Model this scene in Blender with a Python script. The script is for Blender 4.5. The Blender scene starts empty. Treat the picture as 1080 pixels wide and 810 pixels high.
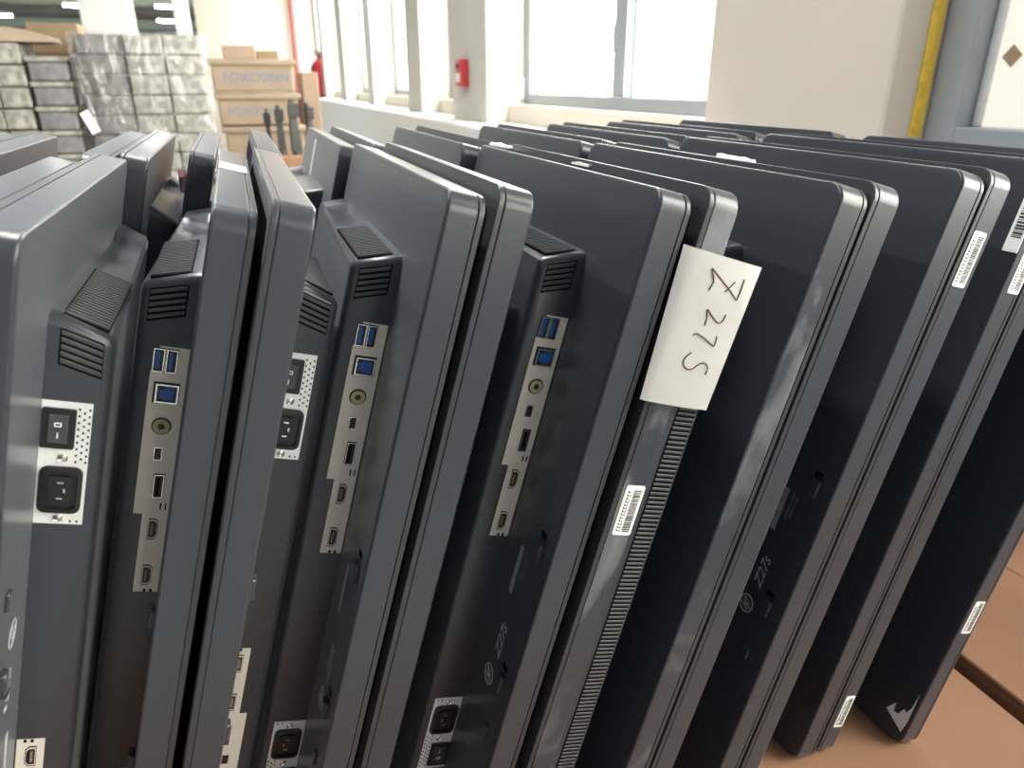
import bpy, bmesh, math, random
from mathutils import Matrix, Vector
random.seed(7)
R = math.radians
S = bpy.context.scene
C = S.collection

# ------------------------------------------------------------------ camera, world, lights, exposure
CZ = 1.15
cam_d = bpy.data.cameras.new('camera')
cam = bpy.data.objects.new('camera', cam_d); C.objects.link(cam)
cam.location = (0, 0, CZ)
cam.rotation_euler = (R(90 - 22.51), 0, R(-19.65))
cam_d.sensor_width = 36.0
cam_d.lens = 36.0 * 765.7 / 1080.0
cam_d.clip_start = 0.02
cam_d.dof.use_dof = True
cam_d.dof.focus_distance = 0.56
cam_d.dof.aperture_fstop = 9.0
S.camera = cam
S.view_settings.view_transform = 'Standard'
S.view_settings.look = 'None'
S.view_settings.gamma = 1.0
S.view_settings.use_curve_mapping = False
S.view_settings.exposure = 0.80
W = bpy.data.worlds.new('hall_daylight'); S.world = W; W.use_nodes = True
bg = W.node_tree.nodes['Background']
bg.inputs['Color'].default_value = (0.80, 0.90, 1.0, 1)
bg.inputs['Strength'].default_value = 0.23
PANE_STRENGTH = 10.0
LAMP_WATTS = 30.0

# ------------------------------------------------------------------ materials
def mat(name, col, rough=0.5, metal=0.0, spec=0.5, var=0.0, vscale=30.0, bump=0.0, bscale=400.0, rvar=0.0, emit=0.0, coat=0.0, sheen=0.0):
    m = bpy.data.materials.new(name); m.use_nodes = True
    nt = m.node_tree; b = nt.nodes['Principled BSDF']
    b.inputs['Base Color'].default_value = (*col, 1)
    b.inputs['Roughness'].default_value = rough
    b.inputs['Metallic'].default_value = metal
    b.inputs['Specular IOR Level'].default_value = spec
    if sheen:
        b.inputs['Sheen Weight'].default_value = sheen; b.inputs['Sheen Roughness'].default_value = 0.35; b.inputs['Sheen Tint'].default_value = (0.92, 0.95, 1.0, 1)
    if coat: b.inputs['Coat Weight'].default_value = coat
    if emit:
        b.inputs['Emission Color'].default_value = (*col, 1); b.inputs['Emission Strength'].default_value = emit
    tc = None
    def coords():
        nonlocal tc
        if tc is None: tc = nt.nodes.new('ShaderNodeTexCoord')
        return tc.outputs['Object']
    if var:
        n = nt.nodes.new('ShaderNodeTexNoise'); n.inputs['Scale'].default_value = vscale; n.inputs['Detail'].default_value = 5
        nt.links.new(coords(), n.inputs['Vector'])
        r = nt.nodes.new('ShaderNodeValToRGB')
        r.color_ramp.elements[0].position = 0.3; r.color_ramp.elements[1].position = 0.7
        r.color_ramp.elements[0].color = (*[max(0, c * (1 - var)) for c in col], 1)
        r.color_ramp.elements[1].color = (*[min(1, c * (1 + var)) for c in col], 1)
        nt.links.new(n.outputs['Fac'], r.inputs['Fac']); nt.links.new(r.outputs['Color'], b.inputs['Base Color'])
    if rvar:
        n = nt.nodes.new('ShaderNodeTexNoise'); n.inputs['Scale'].default_value = 14; n.inputs['Detail'].default_value = 6
        nt.links.new(coords(), n.inputs['Vector'])
        mr = nt.nodes.new('ShaderNodeMapRange')
        mr.inputs['From Min'].default_value = 0.3; mr.inputs['From Max'].default_value = 0.7
        mr.inputs['To Min'].default_value = rough - rvar; mr.inputs['To Max'].default_value = rough + rvar
        nt.links.new(n.outputs['Fac'], mr.inputs['Value']); nt.links.new(mr.outputs['Result'], b.inputs['Roughness'])
    if bump:
        n = nt.nodes.new('ShaderNodeTexNoise'); n.inputs['Scale'].default_value = bscale; n.inputs['Detail'].default_value = 3
        nt.links.new(coords(), n.inputs['Vector'])
        bp = nt.nodes.new('ShaderNodeBump'); bp.inputs['Strength'].default_value = bump; bp.inputs['Distance'].default_value = 0.002
        nt.links.new(n.outputs['Fac'], bp.inputs['Height']); nt.links.new(bp.outputs['Normal'], b.inputs['Normal'])
    return m

M = {}
M['plastic'] = mat('satin black plastic', (0.034, 0.0365, 0.044), 0.30, sheen=0.20)
M['bezel'] = mat('bezel plastic', (0.032, 0.033, 0.037), 0.32, sheen=0.14)
M['screen'] = mat('black display', (0.006, 0.006, 0.007), 0.5, spec=0.2)
M['rib'] = mat('ribbed plastic', (0.055, 0.056, 0.060), 0.40, sheen=0.12)
M['slot'] = mat('painted slot shade', (0.006, 0.006, 0.006), 0.8, spec=0.1)  # near-black colour stands in for the shade inside vents, slots and holes
M['plate'] = mat('nickel port plate', (0.74, 0.69, 0.61), 0.45, metal=0.12, bump=0.03, bscale=700)
M['zinc'] = mat('zinc power plate', (0.80, 0.81, 0.80), 0.4, metal=0.2, bump=0.03, bscale=700)
M['chrome'] = mat('bright metal', (0.8, 0.78, 0.74), 0.25, metal=1.0)
M['black'] = mat('black connector plastic', (0.012, 0.012, 0.012), 0.4)
M['blue'] = mat('blue connector plastic', (0.015, 0.11, 0.38), 0.35)
M['lime'] = mat('lime jack ring', (0.46, 0.43, 0.22), 0.45)
M['print'] = mat('grey print', (0.42, 0.42, 0.43), 0.6)
M['printfaint'] = mat('faint grey print', (0.13, 0.13, 0.135), 0.6)
M['white'] = mat('white label paper', (0.86, 0.86, 0.83), 0.6)
M['ink'] = mat('black ink', (0.03, 0.03, 0.03), 0.7)
M['paper'] = mat('note paper', (0.88, 0.865, 0.83), 0.75, bump=0.04, bscale=120)
M['marker'] = mat('dark red-brown marker ink', (0.10, 0.03, 0.03), 0.7)
M['foam'] = mat('white foam scrap', (0.85, 0.85, 0.83), 0.8)
M['card'] = mat('brown cardboard', (0.29, 0.150, 0.085), 0.85, var=0.10, vscale=5, bump=0.03, bscale=300)
M['cardpale'] = mat('pale cardboard', (0.36, 0.275, 0.20), 0.85, var=0.08, vscale=6)
M['carddark'] = mat('dark cardboard', (0.30, 0.21, 0.12), 0.85, var=0.1, vscale=6)
M['wall'] = mat('painted plaster', (0.56, 0.54, 0.48), 0.9, var=0.03, vscale=2)
M['wallwarm'] = mat('cream plaster', (0.54, 0.49, 0.42), 0.9, var=0.04, vscale=1.5)
M['sill'] = mat('sill plaster', (0.80, 0.78, 0.72), 0.8, var=0.04, vscale=3)
M['floor'] = mat('grey floor paint', (0.38, 0.38, 0.36), 0.5, var=0.1, vscale=2)
M['ceil'] = mat('ceiling slab', (0.62, 0.62, 0.54), 0.9, var=0.3, vscale=0.3)
M['duct'] = mat('duct metal', (0.36, 0.42, 0.36), 0.5)
M['alu'] = mat('grey aluminium', (0.30, 0.33, 0.36), 0.45, metal=0.3)
M['alupale'] = mat('pale aluminium', (0.62, 0.63, 0.63), 0.45, metal=0.3)
M['pane'] = mat('lit window pane', (1.0, 0.985, 0.90), 0.4, emit=PANE_STRENGTH)
M['panewarm'] = mat('lit papered pane', (1.0, 0.94, 0.82), 0.6, emit=0.42)
M['yellow'] = mat('yellow tape', (0.75, 0.50, 0.06), 0.6, var=0.2, vscale=40)
M['red'] = mat('red paint', (0.55, 0.03, 0.045), 0.4)
M['redpipe'] = mat('dark red pipe paint', (0.35, 0.06, 0.05), 0.5)
M['whitepaint'] = mat('white paint', (0.72, 0.72, 0.69), 0.7)
M['wraplight'] = mat('pale printed carton', (0.31, 0.295, 0.25), 0.6, var=0.5, vscale=16)
M['wrapgrey'] = mat('grey tray', (0.20, 0.195, 0.19), 0.5, var=0.4, vscale=12)
M['wrapdark'] = mat('dark grey wrapped carton', (0.17, 0.155, 0.145), 0.4, var=0.5, vscale=9)
M['cartonprint'] = mat('dark carton print', (0.24, 0.23, 0.20), 0.7)
M['blueprint'] = mat('blue carton print', (0.16, 0.22, 0.34), 0.7)
M['tube'] = mat('lamp tube', (1.0, 0.98, 0.92), 0.5, emit=25.0)
M['pink'] = mat('pink plastic bag', (0.75, 0.35, 0.42), 0.5, var=0.3, vscale=40)
for k in ('pane', 'panewarm'): M[k].node_tree.nodes['Principled BSDF'].inputs['Base Color'].default_value = (0.30, 0.29, 0.26, 1)
def smudged():
    m = M['plastic'].copy(); m.name = 'black plastic with pale dusty smudges'; nt = m.node_tree; b = nt.nodes['Principled BSDF']
    tc = nt.nodes.new('ShaderNodeTexCoord'); mp = nt.nodes.new('ShaderNodeMapping'); mp.inputs['Scale'].default_value = (1, 1, 0.6)
    n = nt.nodes.new('ShaderNodeTexNoise'); n.inputs['Scale'].default_value = 13; n.inputs['Detail'].default_value = 4; n.inputs['Distortion'].default_value = 1.2
    r = nt.nodes.new('ShaderNodeValToRGB'); r.color_ramp.elements[0].position = 0.52; r.color_ramp.elements[1].position = 0.68
    r.color_ramp.elements[1].color = (0.75, 0.75, 0.75, 1)
    mx = nt.nodes.new('ShaderNodeMix'); mx.data_type = 'RGBA'; mx.inputs['A'].default_value = b.inputs['Base Color'].default_value; mx.inputs['B'].default_value = (0.20, 0.205, 0.21, 1)
    nt.links.new(tc.outputs['Object'], mp.inputs['Vector']); nt.links.new(mp.outputs['Vector'], n.inputs['Vector']); nt.links.new(n.outputs['Fac'], r.inputs['Fac'])
    
    sx = nt.nodes.new('ShaderNodeSeparateXYZ'); nt.links.new(tc.outputs['Object'], sx.inputs[0])
    m1 = nt.nodes.new('ShaderNodeMath'); m1.operation = 'SUBTRACT'; m1.inputs[1].default_value = 0.1895; nt.links.new(sx.outputs['Y'], m1.inputs[0])
    m2 = nt.nodes.new('ShaderNodeMath'); m2.operation = 'ABSOLUTE'; nt.links.new(m1.outputs[0], m2.inputs[0])
    m3 = nt.nodes.new('ShaderNodeMath'); m3.operation = 'GREATER_THAN'; m3.inputs[1].default_value = 0.1880; nt.links.new(m2.outputs[0], m3.inputs[0])
    m4 = nt.nodes.new('ShaderNodeMath'); m4.operation = 'MULTIPLY'; nt.links.new(m3.outputs[0], m4.inputs[0]); nt.links.new(r.outputs['Color'], m4.inputs[1])
    nt.links.new(m4.outputs[0], mx.inputs['Factor']); nt.links.new(mx.outputs['Result'], b.inputs['Base Color'])
    return m
M['smudged'] = smudged()
fm = bpy.data.materials.new('stretch film'); fm.use_nodes = True
nt = fm.node_tree; nt.nodes.remove(nt.nodes['Principled BSDF'])
tr = nt.nodes.new('ShaderNodeBsdfTransparent'); gl = nt.nodes.new('ShaderNodeBsdfGlossy'); mx = nt.nodes.new('ShaderNodeMixShader')
gl.inputs['Roughness'].default_value = 0.25; gl.inputs['Color'].default_value = (0.9, 0.9, 0.9, 1)
n = nt.nodes.new('ShaderNodeTexNoise'); n.inputs['Scale'].default_value = 5; n.inputs['Detail'].default_value = 5; n.inputs['Distortion'].default_value = 1.5
bp = nt.nodes.new('ShaderNodeBump'); bp.inputs['Strength'].default_value = 0.8; bp.inputs['Distance'].default_value = 0.1
nt.links.new(n.outputs['Fac'], bp.inputs['Height']); nt.links.new(bp.outputs['Normal'], gl.inputs['Normal'])
mx.inputs[0].default_value = 0.12
nt.links.new(tr.outputs[0], mx.inputs[1]); nt.links.new(gl.outputs[0], mx.inputs[2])
nt.links.new(mx.outputs[0], nt.nodes['Material Output'].inputs[0])
M['film'] = fm

# ------------------------------------------------------------------ helpers
def finish(bm, name, m, ang=32):
    bmesh.ops.recalc_face_normals(bm, faces=bm.faces)
    me = bpy.data.meshes.new(name); bm.to_mesh(me); bm.free()
    for p in me.polygons: p.use_smooth = True
    me.set_sharp_from_angle(angle=R(ang))
    me.materials.append(M[m] if isinstance(m, str) else m)
    return me
def bbox(bm, x0, x1, y0, y1, z0, z1, bev=0.0, mtx=None, seg=1):
    g = bmesh.ops.create_cube(bm, size=1.0)
    vs = g['verts']
    for v in vs:
        v.co = Vector(((x0 + x1) / 2 + v.co.x * (x1 - x0), (y0 + y1) / 2 + v.co.y * (y1 - y0), (z0 + z1) / 2 + v.co.z * (z1 - z0)))
    if bev:
        es = list({e for v in vs for e in v.link_edges})
        g2 = bmesh.ops.bevel(bm, geom=es, offset=bev, segments=seg, affect='EDGES', profile=0.5)
        vs = list({v for f in g2['faces'] for v in f.verts} | {v for v in vs if v.is_valid})
    if mtx is not None:
        bmesh.ops.transform(bm, matrix=mtx, verts=[v for v in vs if v.is_valid])
def boxme(name, m, x0, x1, y0, y1, z0, z1, bev=0.0, seg=1):
    bm = bmesh.new(); bbox(bm, x0, x1, y0, y1, z0, z1, bev, None, seg); return finish(bm, name, m)
def loft(bm, rings, cap0=True, cap1=True):
    vr = [[bm.verts.new(p) for p in r] for r in rings]
    n = len(vr[0])
    for a, b in zip(vr, vr[1:]):
        for i in range(n): bm.faces.new((a[i], a[(i + 1) % n], b[(i + 1) % n], b[i]))
    if cap0: bm.faces.new(list(reversed(vr[0])))
    if cap1: bm.faces.new(vr[-1])
    return vr
def tube(bm, pts, r, seg=10, caps=True):
    pts = [Vector(p) for p in pts]; rings = []
    rs = r if isinstance(r, (list, tuple)) else [r] * len(pts)
    for i, p in enumerate(pts):
        d = (pts[min(i + 1, len(pts) - 1)] - pts[max(i - 1, 0)]).normalized()
        a = d.orthogonal().normalized() if abs(d.z) < 0.99 else Vector((1, 0, 0))
        b = d.cross(a).normalized()
        rings.append([p + (a * math.cos(t) + b * math.sin(t)) * rs[i] for t in [2 * math.pi * k / seg for k in range(seg)]])
    loft(bm, rings, caps, caps)
def rrect(w, h, r, n=6):
    """rounded rectangle (a from 0..w, b from 0..h)"""
    o = []
    for cx, cy, a0 in ((w - r, h - r, 0), (r, h - r, 90), (r, r, 180), (w - r, r, 270)):
        for k in range(n + 1):
            a = R(a0 + 90 * k / n); o.append((cx + r * math.cos(a), cy + r * math.sin(a)))
    return o
def obj(name, me, parent=None, loc=None, basis=None):
    o = bpy.data.objects.new(name, me); C.objects.link(o)
    if parent: o.parent = parent
    if basis is not None: o.matrix_basis = basis
    elif loc is not None: o.location = loc
    return o
def tag(o, label, cat, group=None):
    o['label'] = label; o['category'] = cat
    if group: o['group'] = group
    return o
def thing(name, label, cat, loc=(0, 0, 0), rot=(0, 0, 0), group=None):
    o = bpy.data.objects.new(name, None); C.objects.link(o); o.empty_display_size = 0.02
    o.location = loc; o.rotation_euler = rot
    return tag(o, label, cat, group)
def struct(name, me, parent=None, label=None, cat=None):
    o = obj(name, me, parent)
    if parent is None:
        o['kind'] = 'structure'
        o['label'] = label; o['category'] = cat
    return o
def sbox(name, m, x0, x1, y0, y1, z0, z1, label, cat, bev=0.0):
    return struct(name, boxme(name, m, x0, x1, y0, y1, z0, z1, bev), None, label, cat)

# ------------------------------------------------------------------ the hall
XB, XP, XW = 1.25, 1.42, 1.72        # ledge front, pillar front, window plane
ZS, ZW = CZ - 0.222, CZ - 0.118      # ledge top, window foot
sbox('floor', 'floor', -16, 9, -8, 46, -0.1, 0, 'grey painted hall floor running away behind the monitors', 'floor')
sbox('wall_low', 'whitepaint', XB, XW + 0.25, -7.5, 16, 0, ZS, 'long white low wall and ledge under the windows', 'low wall', 0.012)
sbox('wall_window_foot', 'wallwarm', XP + 0.14, XW + 0.25, -7.5, 16, ZS, ZW, 'cream wall strip under the window frames above the white ledge', 'wall')
sbox('wall_window_head', 'wall', XP, XW + 0.25, -7.5, 16, CZ + 1.75, CZ + 2.6, 'cream wall above the windows', 'wall')
sbox('wall_end', 'wallwarm', -0.47, XW + 0.25, 16, 16.2, 0, CZ + 2.6, 'beige end wall behind the orange-brown crates', 'wall')
sbox('wall_far', 'ceil', -16, -0.4, 44, 44.3, 0, CZ + 2.6, 'dim far wall of the hall beyond the pallets', 'wall')
sbox('ceiling', 'ceil', -16, XW + 0.25, 16.5, 44.3, CZ + 2.45, CZ + 2.6, 'dim greenish ceiling of the hall in the far distance', 'ceiling')
pillars = [(-4.64, -3.9), (-1.62, -0.88), (1.405, 2.14), (4.42, 5.19), (6.12, 6.65), (8.35, 8.77), (10.5, 11.0), (12.8, 13.2)]
plabel = {2: 'broad cream pillar between the two nearest windows', 3: 'white pillar carrying the red fire alarm box',
          4: 'slim pillar just beyond the pillar with the red alarm box', 5: 'second slim pillar beyond the alarm pillar',
          6: 'third slim pillar beyond the alarm pillar', 7: 'slim pillar beside the red fire extinguisher',
          0: 'cream pillar far behind the camera', 1: 'cream pillar just behind the camera'}
for i, (a, b) in enumerate(pillars):
    bm = bmesh.new(); bbox(bm, XP, XW + 0.25, a, b, ZS, CZ + 1.76, 0.006)
    o = struct('wall_pillar', finish(bm, 'wall_pillar', 'wallwarm' if i in (0, 1, 2) else 'wall'), None, plabel[i], 'pillar')
# windows between pillars
edges = [-7.4] + [e for p in pillars for e in p] + [15.9]
wl = {0: 'window behind the camera, farthest', 1: 'window behind the camera, nearer', 2: 'papered window with a grey frame at the right edge of the photo',
      3: 'two-pane grey window between the alarm pillar and the broad cream pillar', 4: 'narrow window just left of the alarm pillar',
      5: 'second narrow window left of the alarm pillar', 6: 'third narrow window left of the alarm pillar', 7: 'fourth narrow window left of the alarm pillar',
      8: 'farthest narrow window beside the end wall'}
for k in range(0, len(edges), 2):
    a, b = edges[k], edges[k + 1]; w = k // 2
    root = bpy.data.objects.new('window_%d' % (w + 1), None); C.objects.link(root)
    xo = -0.11 if w == 2 else 0.0
    root.location = (XW + xo, a, ZW - (0.035 if w == 2 else 0.0)); root['kind'] = 'structure'; root['label'] = wl[w]; root['category'] = 'window'
    L = b - a; Ht = CZ + 1.75 - ZW
    fw = 0.085 if w >= 2 and L > 1.9 else 0.07
    fm_ = 'alu'
    # frame rails, each its own piece
    def piece(nm, m, x0, x1, y0, y1, z0, z1): obj(nm, boxme(nm, m, x0, x1, y0, y1, z0, z1, 0.003), root)
    piece('frame_rail', fm_, -0.06, 0.04, 0, fw, 0, Ht); piece('frame_rail', fm_, -0.06, 0.04, L - fw, L, 0, Ht)
    piece('frame_rail', fm_, -0.06, 0.04, fw, L - fw, 0, 0.06); piece('frame_rail', fm_, -0.06, 0.04, fw, L - fw, Ht - 0.06, Ht)
    if L > 1.5:
        mid = L * (0.5 if w != 3 else 0.48)
        piece('mullion', fm_, -0.05, 0.04, mid - 0.06, mid + 0.06, 0.06, Ht - 0.06)
        spans = [(fw, mid - 0.06), (mid + 0.06, L - fw)]
    else:
        spans = [(fw, L - fw)]
    for si, (p0, p1) in enumerate(spans):
        pm = 'panewarm' if (w == 2 and si == 1) else 'pane'
        piece('pane', pm, 0.0, 0.012, p0, p1, 0.06, Ht - 0.06)
        piece('pane_rim', 'alupale', -0.012, 0.02, p0, p0 + 0.018, 0.06, Ht - 0.06)
        piece('pane_rim', 'alupale', -0.012, 0.02, p1 - 0.018, p1, 0.06, Ht - 0.06)
        hd = boxme('handle', 'alu', -0.03, -0.005, p0 + 0.03, p0 + 0.055, 0.25, 0.37, 0.004); obj('handle', hd, root)
    if w == 3:      # vertical folds seen on the near pane
        for q in (0.16, 0.36, 0.58, 0.74):
            piece('pane_bar', 'alupale', -0.004, 0.004, fw + q, fw + q + 0.012, 0.06, Ht - 0.06)
# tape, wall fittings
tp = obj('yellow_tape', boxme('yellow_tape', 'yellow', XP + 0.085, XP + 0.118, 1.398, 1.404, ZW + 0.0, CZ + 1.7))
tag(tp, 'yellow tape strip running up the cream pillar edge', 'tape')
mk = obj('paper_scrap', boxme('paper_scrap', 'carddark', -0.003, 0, -0.016, 0.016, -0.016, 0.016)); mk.location = (XW - 0.112, 1.405 - 0.14, CZ + 0.055)
mk.rotation_euler = (R(40), 0, 0); tag(mk, 'small brown square scrap stuck on the papered window pane', 'scrap')
al = thing('fire_alarm', 'red fire alarm box on the white pillar', 'alarm box', (XP, 4.86, CZ + 0.06))
obj('housing', boxme('alarm_housing', 'red', -0.05, 0.0, -0.075, 0.075, -0.08, 0.08, 0.008, 2), al)
obj('cover_plate', boxme('alarm_plate', 'white', -0.054, -0.05, -0.045, 0.045, -0.055, 0.0, 0.002), al)
obj('push_button', boxme('alarm_button', 'ink', -0.058, -0.05, -0.02, 0.02, 0.025, 0.055, 0.004), al)
sw = thing('wall_switch', 'small cream switch plate on the side of the white pillar', 'switch', (1.62, 4.42, CZ - 0.03))
obj('plate', boxme('switch_plate', 'white', -0.04, 0.04, -0.008, 0.0, -0.06, 0.06, 0.004), sw)
obj('rocker', boxme('switch_rocker', 'wall', -0.018, 0.018, -0.014, -0.006, -0.03, 0.03, 0.003), sw)
# extinguisher on the ledge
ex = thing('fire_extinguisher', 'red fire extinguisher standing on the white ledge near the end wall', 'extinguisher', (1.44, 13.45, ZS))
bm = bmesh.new(); tube(bm, [(0, 0, 0), (0, 0, 0.02), (0, 0, 0.40), (0, 0, 0.46), (0, 0, 0.50), (0, 0, 0.52)], [0.11, 0.125, 0.125, 0.10, 0.05, 0.035], 20)
obj('cylinder', finish(bm, 'ext_body', 'red'), ex)
bm = bmesh.new(); bbox(bm, -0.03, 0.03, -0.03, 0.03, 0.51, 0.57, 0.006); bbox(bm, -0.12, 0.03, -0.012, 0.012, 0.57, 0.585, 0.003); bbox(bm, -0.10, 0.0, -0.012, 0.012, 0.605, 0.62, 0.003); bbox(bm, -0.01, 0.02, -0.012, 0.012, 0.585, 0.605)
obj('valve_handle', finish(bm, 'ext_valve', 'black'), ex)
bm = bmesh.new(); tube(bm, [(0.03, 0, 0.54), (0.10, 0, 0.53), (0.15, 0, 0.44), (0.15, 0, 0.2), (0.14, 0, 0.1)], 0.014, 8)
obj('hose', finish(bm, 'ext_hose', 'black'), ex)
ex.scale = (1.45, 1.45, 1.15)
# red pipe on end wall
bm = bmesh.new(); tube(bm, [(1.25, 15.88, 0), (1.25, 15.88, CZ + 2.5)], 0.055, 12)
tag(obj('red_pipe', finish(bm, 'red_pipe', 'redpipe')), 'dark red vertical pipe in front of the beige end wall', 'pipe')
# white post and white square column on the left
bm = bmesh.new(); bbox(bm, -0.62, -0.43, 12.0, 12.2, 0, CZ + 2.45, 0.01)
o = obj('wall_post', finish(bm, 'wall_post', 'whitepaint')); o['kind'] = 'structure'; o['label'] = 'slim white post right of the wrapped pallets'; o['category'] = 'post'
bm = bmesh.new(); bbox(bm, -1.62, -1.06, 11.0, 11.5, CZ + 0.55, CZ + 2.5, 0.01); bbox(bm, -1.55, -1.13, 11.06, 11.44, 0, CZ + 0.56, 0.01)
o = obj('wall_column', finish(bm, 'wall_column', 'whitepaint')); o['kind'] = 'structure'; o['label'] = 'square white column above the brown carton'; o['category'] = 'column'
# ceiling ducts and lamps far away
for i, (x0, x1, yy, z) in enumerate(((-9, -0.6, 24, 2.05), (-10, -0.6, 31, 1.75), (-12, -0.6, 38, 1.95))):
    bm = bmesh.new(); bbox(bm, x0, x1, yy, yy + 0.7, CZ + z, CZ + z + 0.3, 0.03)
    for k in range(5): bbox(bm, x0 + k * 1.9 + 0.8, x0 + k * 1.9 + 0.84, yy + 0.3, yy + 0.34, CZ + z + 0.3, CZ + 2.449)
    tag(obj('air_duct', finish(bm, 'air_duct', 'duct')), ['green-grey air duct nearest under the far ceiling', 'green-grey air duct second under the far ceiling', 'green-grey air duct farthest under the ceiling'][i], 'duct')
lamps = [(-5.8, 26), (-3.1, 21), (-1.15, 20.5), (-1.6, 27)]
lamp_label = ['leftmost far ceiling lamp above the pale arched sack', 'far ceiling lamp just left of the square white column', 'upper far ceiling lamp between the white column and white post', 'lower far ceiling lamp between the white column and white post']
for i, (x, y) in enumerate(lamps):
    t = thing('ceiling_lamp', lamp_label[i], 'lamp', (x, y, CZ + 1.62 + 0.02 * (y - 20)), (0, 0, R(20)), 'far ceiling lamps')
    obj('lamp_body', boxme('lamp_body', 'whitepaint', -0.3, 0.3, -0.07, 0.07, 0.03, 0.09, 0.01), t)
    bm = bmesh.new(); tube(bm, [(-0.28, 0, 0), (0.28, 0, 0)], 0.03, 8); obj('lamp_tube', finish(bm, 'lamp_tube', 'tube'), t)
    if True:
        ld = bpy.data.lights.new('tube_light', 'AREA'); ld.shape = 'RECTANGLE'; ld.size = 0.5; ld.size_y = 0.1; ld.energy = 140
        lo = bpy.data.objects.new('tube_light', ld); C.objects.link(lo); lo.parent = t; lo.location = (0, 0, -0.04)
    bm = bmesh.new(); tube(bm, [(-0.2, 0, 0.09), (-0.2, 0, 0.85)], 0.006, 6); obj('hanger', finish(bm, 'hanger', 'alu'), t)
    bm = bmesh.new(); tube(bm, [(0.2, 0, 0.09), (0.2, 0, 0.85)], 0.006, 6); obj('hanger', finish(bm, 'hanger', 'alu'), t)

near = [(-1.7, 1.6, 'left row of ceiling lamps, beside the monitors', 1.0), (0.1, 1.6, 'right row of ceiling lamps, above the monitors', 1.0), (0.1, 4.2, 'right row of ceiling lamps, before the lettered crates', 0.45), (-1.7, 8.2, 'left row of ceiling lamps, beyond the wrapped cartons', 0.5), (0.1, 8.2, 'right row of ceiling lamps, beyond the lettered crates', 0.5)]  # unseen strip lamps, added to brighten the monitor tops and corners
for x, y, lab, pw_ in near:
    t = thing('added_lamp', 'added unseen white strip lamp in the ' + lab, 'lamp', (x, y, CZ + 2.0), (0, 0, 0), 'added near ceiling lamps')
    obj('lamp_body', boxme('added_lamp_body', 'whitepaint', -0.09, 0.09, -0.65, 0.65, 0.0, 0.06, 0.008), t)
    for q in (-0.5, 0.5):
        bm = bmesh.new(); tube(bm, [(0, q, 0.06), (0, q, 0.6)], 0.006, 6); obj('hanger', finish(bm, 'hanger', 'alu'), t)
    ld = bpy.data.lights.new('added_strip_light', 'AREA'); ld.shape = 'RECTANGLE'; ld.size = 0.14; ld.size_y = 1.25; ld.energy = LAMP_WATTS * pw_; ld.color = (1.0, 0.98, 0.94)
    lo = bpy.data.objects.new('added_strip_light', ld); C.objects.link(lo); lo.parent = t; lo.location = (0, 0, -0.004)

# ------------------------------------------------------------------ goods in the background
def text_me(name, s, size, m, ext=0.0002, shear=0.0, align='CENTER'):
    cu = bpy.data.curves.new(name, 'FONT'); cu.body = s; cu.size = size; cu.extrude = ext; cu.shear = shear
    cu.align_x = align; cu.align_y = 'CENTER'; cu.resolution_u = 3
    o = bpy.data.objects.new(name, cu); C.objects.link(o); bpy.context.view_layer.update()
    me = bpy.data.meshes.new_from_object(o.evaluated_get(bpy.context.evaluated_depsgraph_get()))
    bpy.data.objects.remove(o); bpy.data.curves.remove(cu)
    me.materials.clear(); me.materials.append(M[m]); return me

def carton(label, x0, x1, y0, y1, z0, z1, m, group=None, printed=True, tape=True):
    w, d, h = x1 - x0, y1 - y0, z1 - z0
    t = thing('carton', label, 'carton', ((x0 + x1) / 2, (y0 + y1) / 2, z0), (0, 0, R(random.uniform(-0.4, 0.4))), group)
    obj('carton_body', boxme('carton_body', m, -w / 2, w / 2, -d / 2, d / 2, 0, h, min(0.006, h * 0.06)), t)
    if printed:
        for q0, q1 in ((random.uniform(-0.42, -0.3), random.uniform(-0.2, -0.02)), (random.uniform(0.08, 0.25), random.uniform(0.3, 0.44))):
            obj('printed_mark', boxme('printed_mark', 'cartonprint', w * q0, w * q1, -d / 2 - 0.001, -d / 2 + 0.001, h * 0.30, h * 0.70), t)
    return t
# wrapped stack: two columns of pale cartons + one dark column
def yx(px_x, y): return (px_x - 247) / 765.7 * y * 1.06      # rough helper for the far goods only
order = ['bottom', 'second', 'third', 'fourth', 'fifth', 'sixth', 'seventh', 'eighth', 'ninth', 'tenth', 'eleventh', 'twelfth']
y0 = 5.0
ztop = CZ + 0.26
rows = 12; rh = 0.118
zb = ztop - rows * rh
def pallet(x, y, w, d, label):
    t = thing('pallet', label, 'pallet', (x, y, 0))
    for k in range(7): obj('deck_board', boxme('deck_board', 'carddark', -w / 2 + k * w / 7 + 0.01, -w / 2 + (k + 1) * w / 7 - 0.01, -d / 2, d / 2, 0.10, 0.12), t)
    for k in (-1, 0, 1): obj('runner', boxme('runner', 'carddark', -w / 2, w / 2, k * (d / 2 - 0.05) - 0.05, k * (d / 2 - 0.05) + 0.05, 0, 0.10), t)
pz = 0.12
rh = (ztop - pz) / rows
for c, (xa, xb) in enumerate(((-0.545, -0.345), (-0.34, -0.14))):
    for r in range(rows):
        j = random.uniform(-0.0015, 0.0015)
        carton('pale printed carton in the %s column of the wrapped stack, %s from the floor' % (('left', 'right')[c], order[r]), xa + j, xb + j - 0.004, y0 + random.uniform(0, 0.015), y0 + 0.5, pz + 0.002 + r * rh, pz + (r + 1) * rh - 0.004, 'wraplight', 'pale cartons in the wrapped stack')
for r in range(rows):
    j = random.uniform(-0.0015, 0.0015)
    carton('dark grey carton beside the pale wrapped cartons, %s from the floor' % order[r], -0.80 + j, -0.56 + j, y0 + 0.02 + random.uniform(0, 0.02), y0 + 0.5, pz + 0.002 + r * rh, pz + (r + 1) * rh - 0.004, 'wrapdark', 'dark cartons in the wrapped stack', False)
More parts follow.
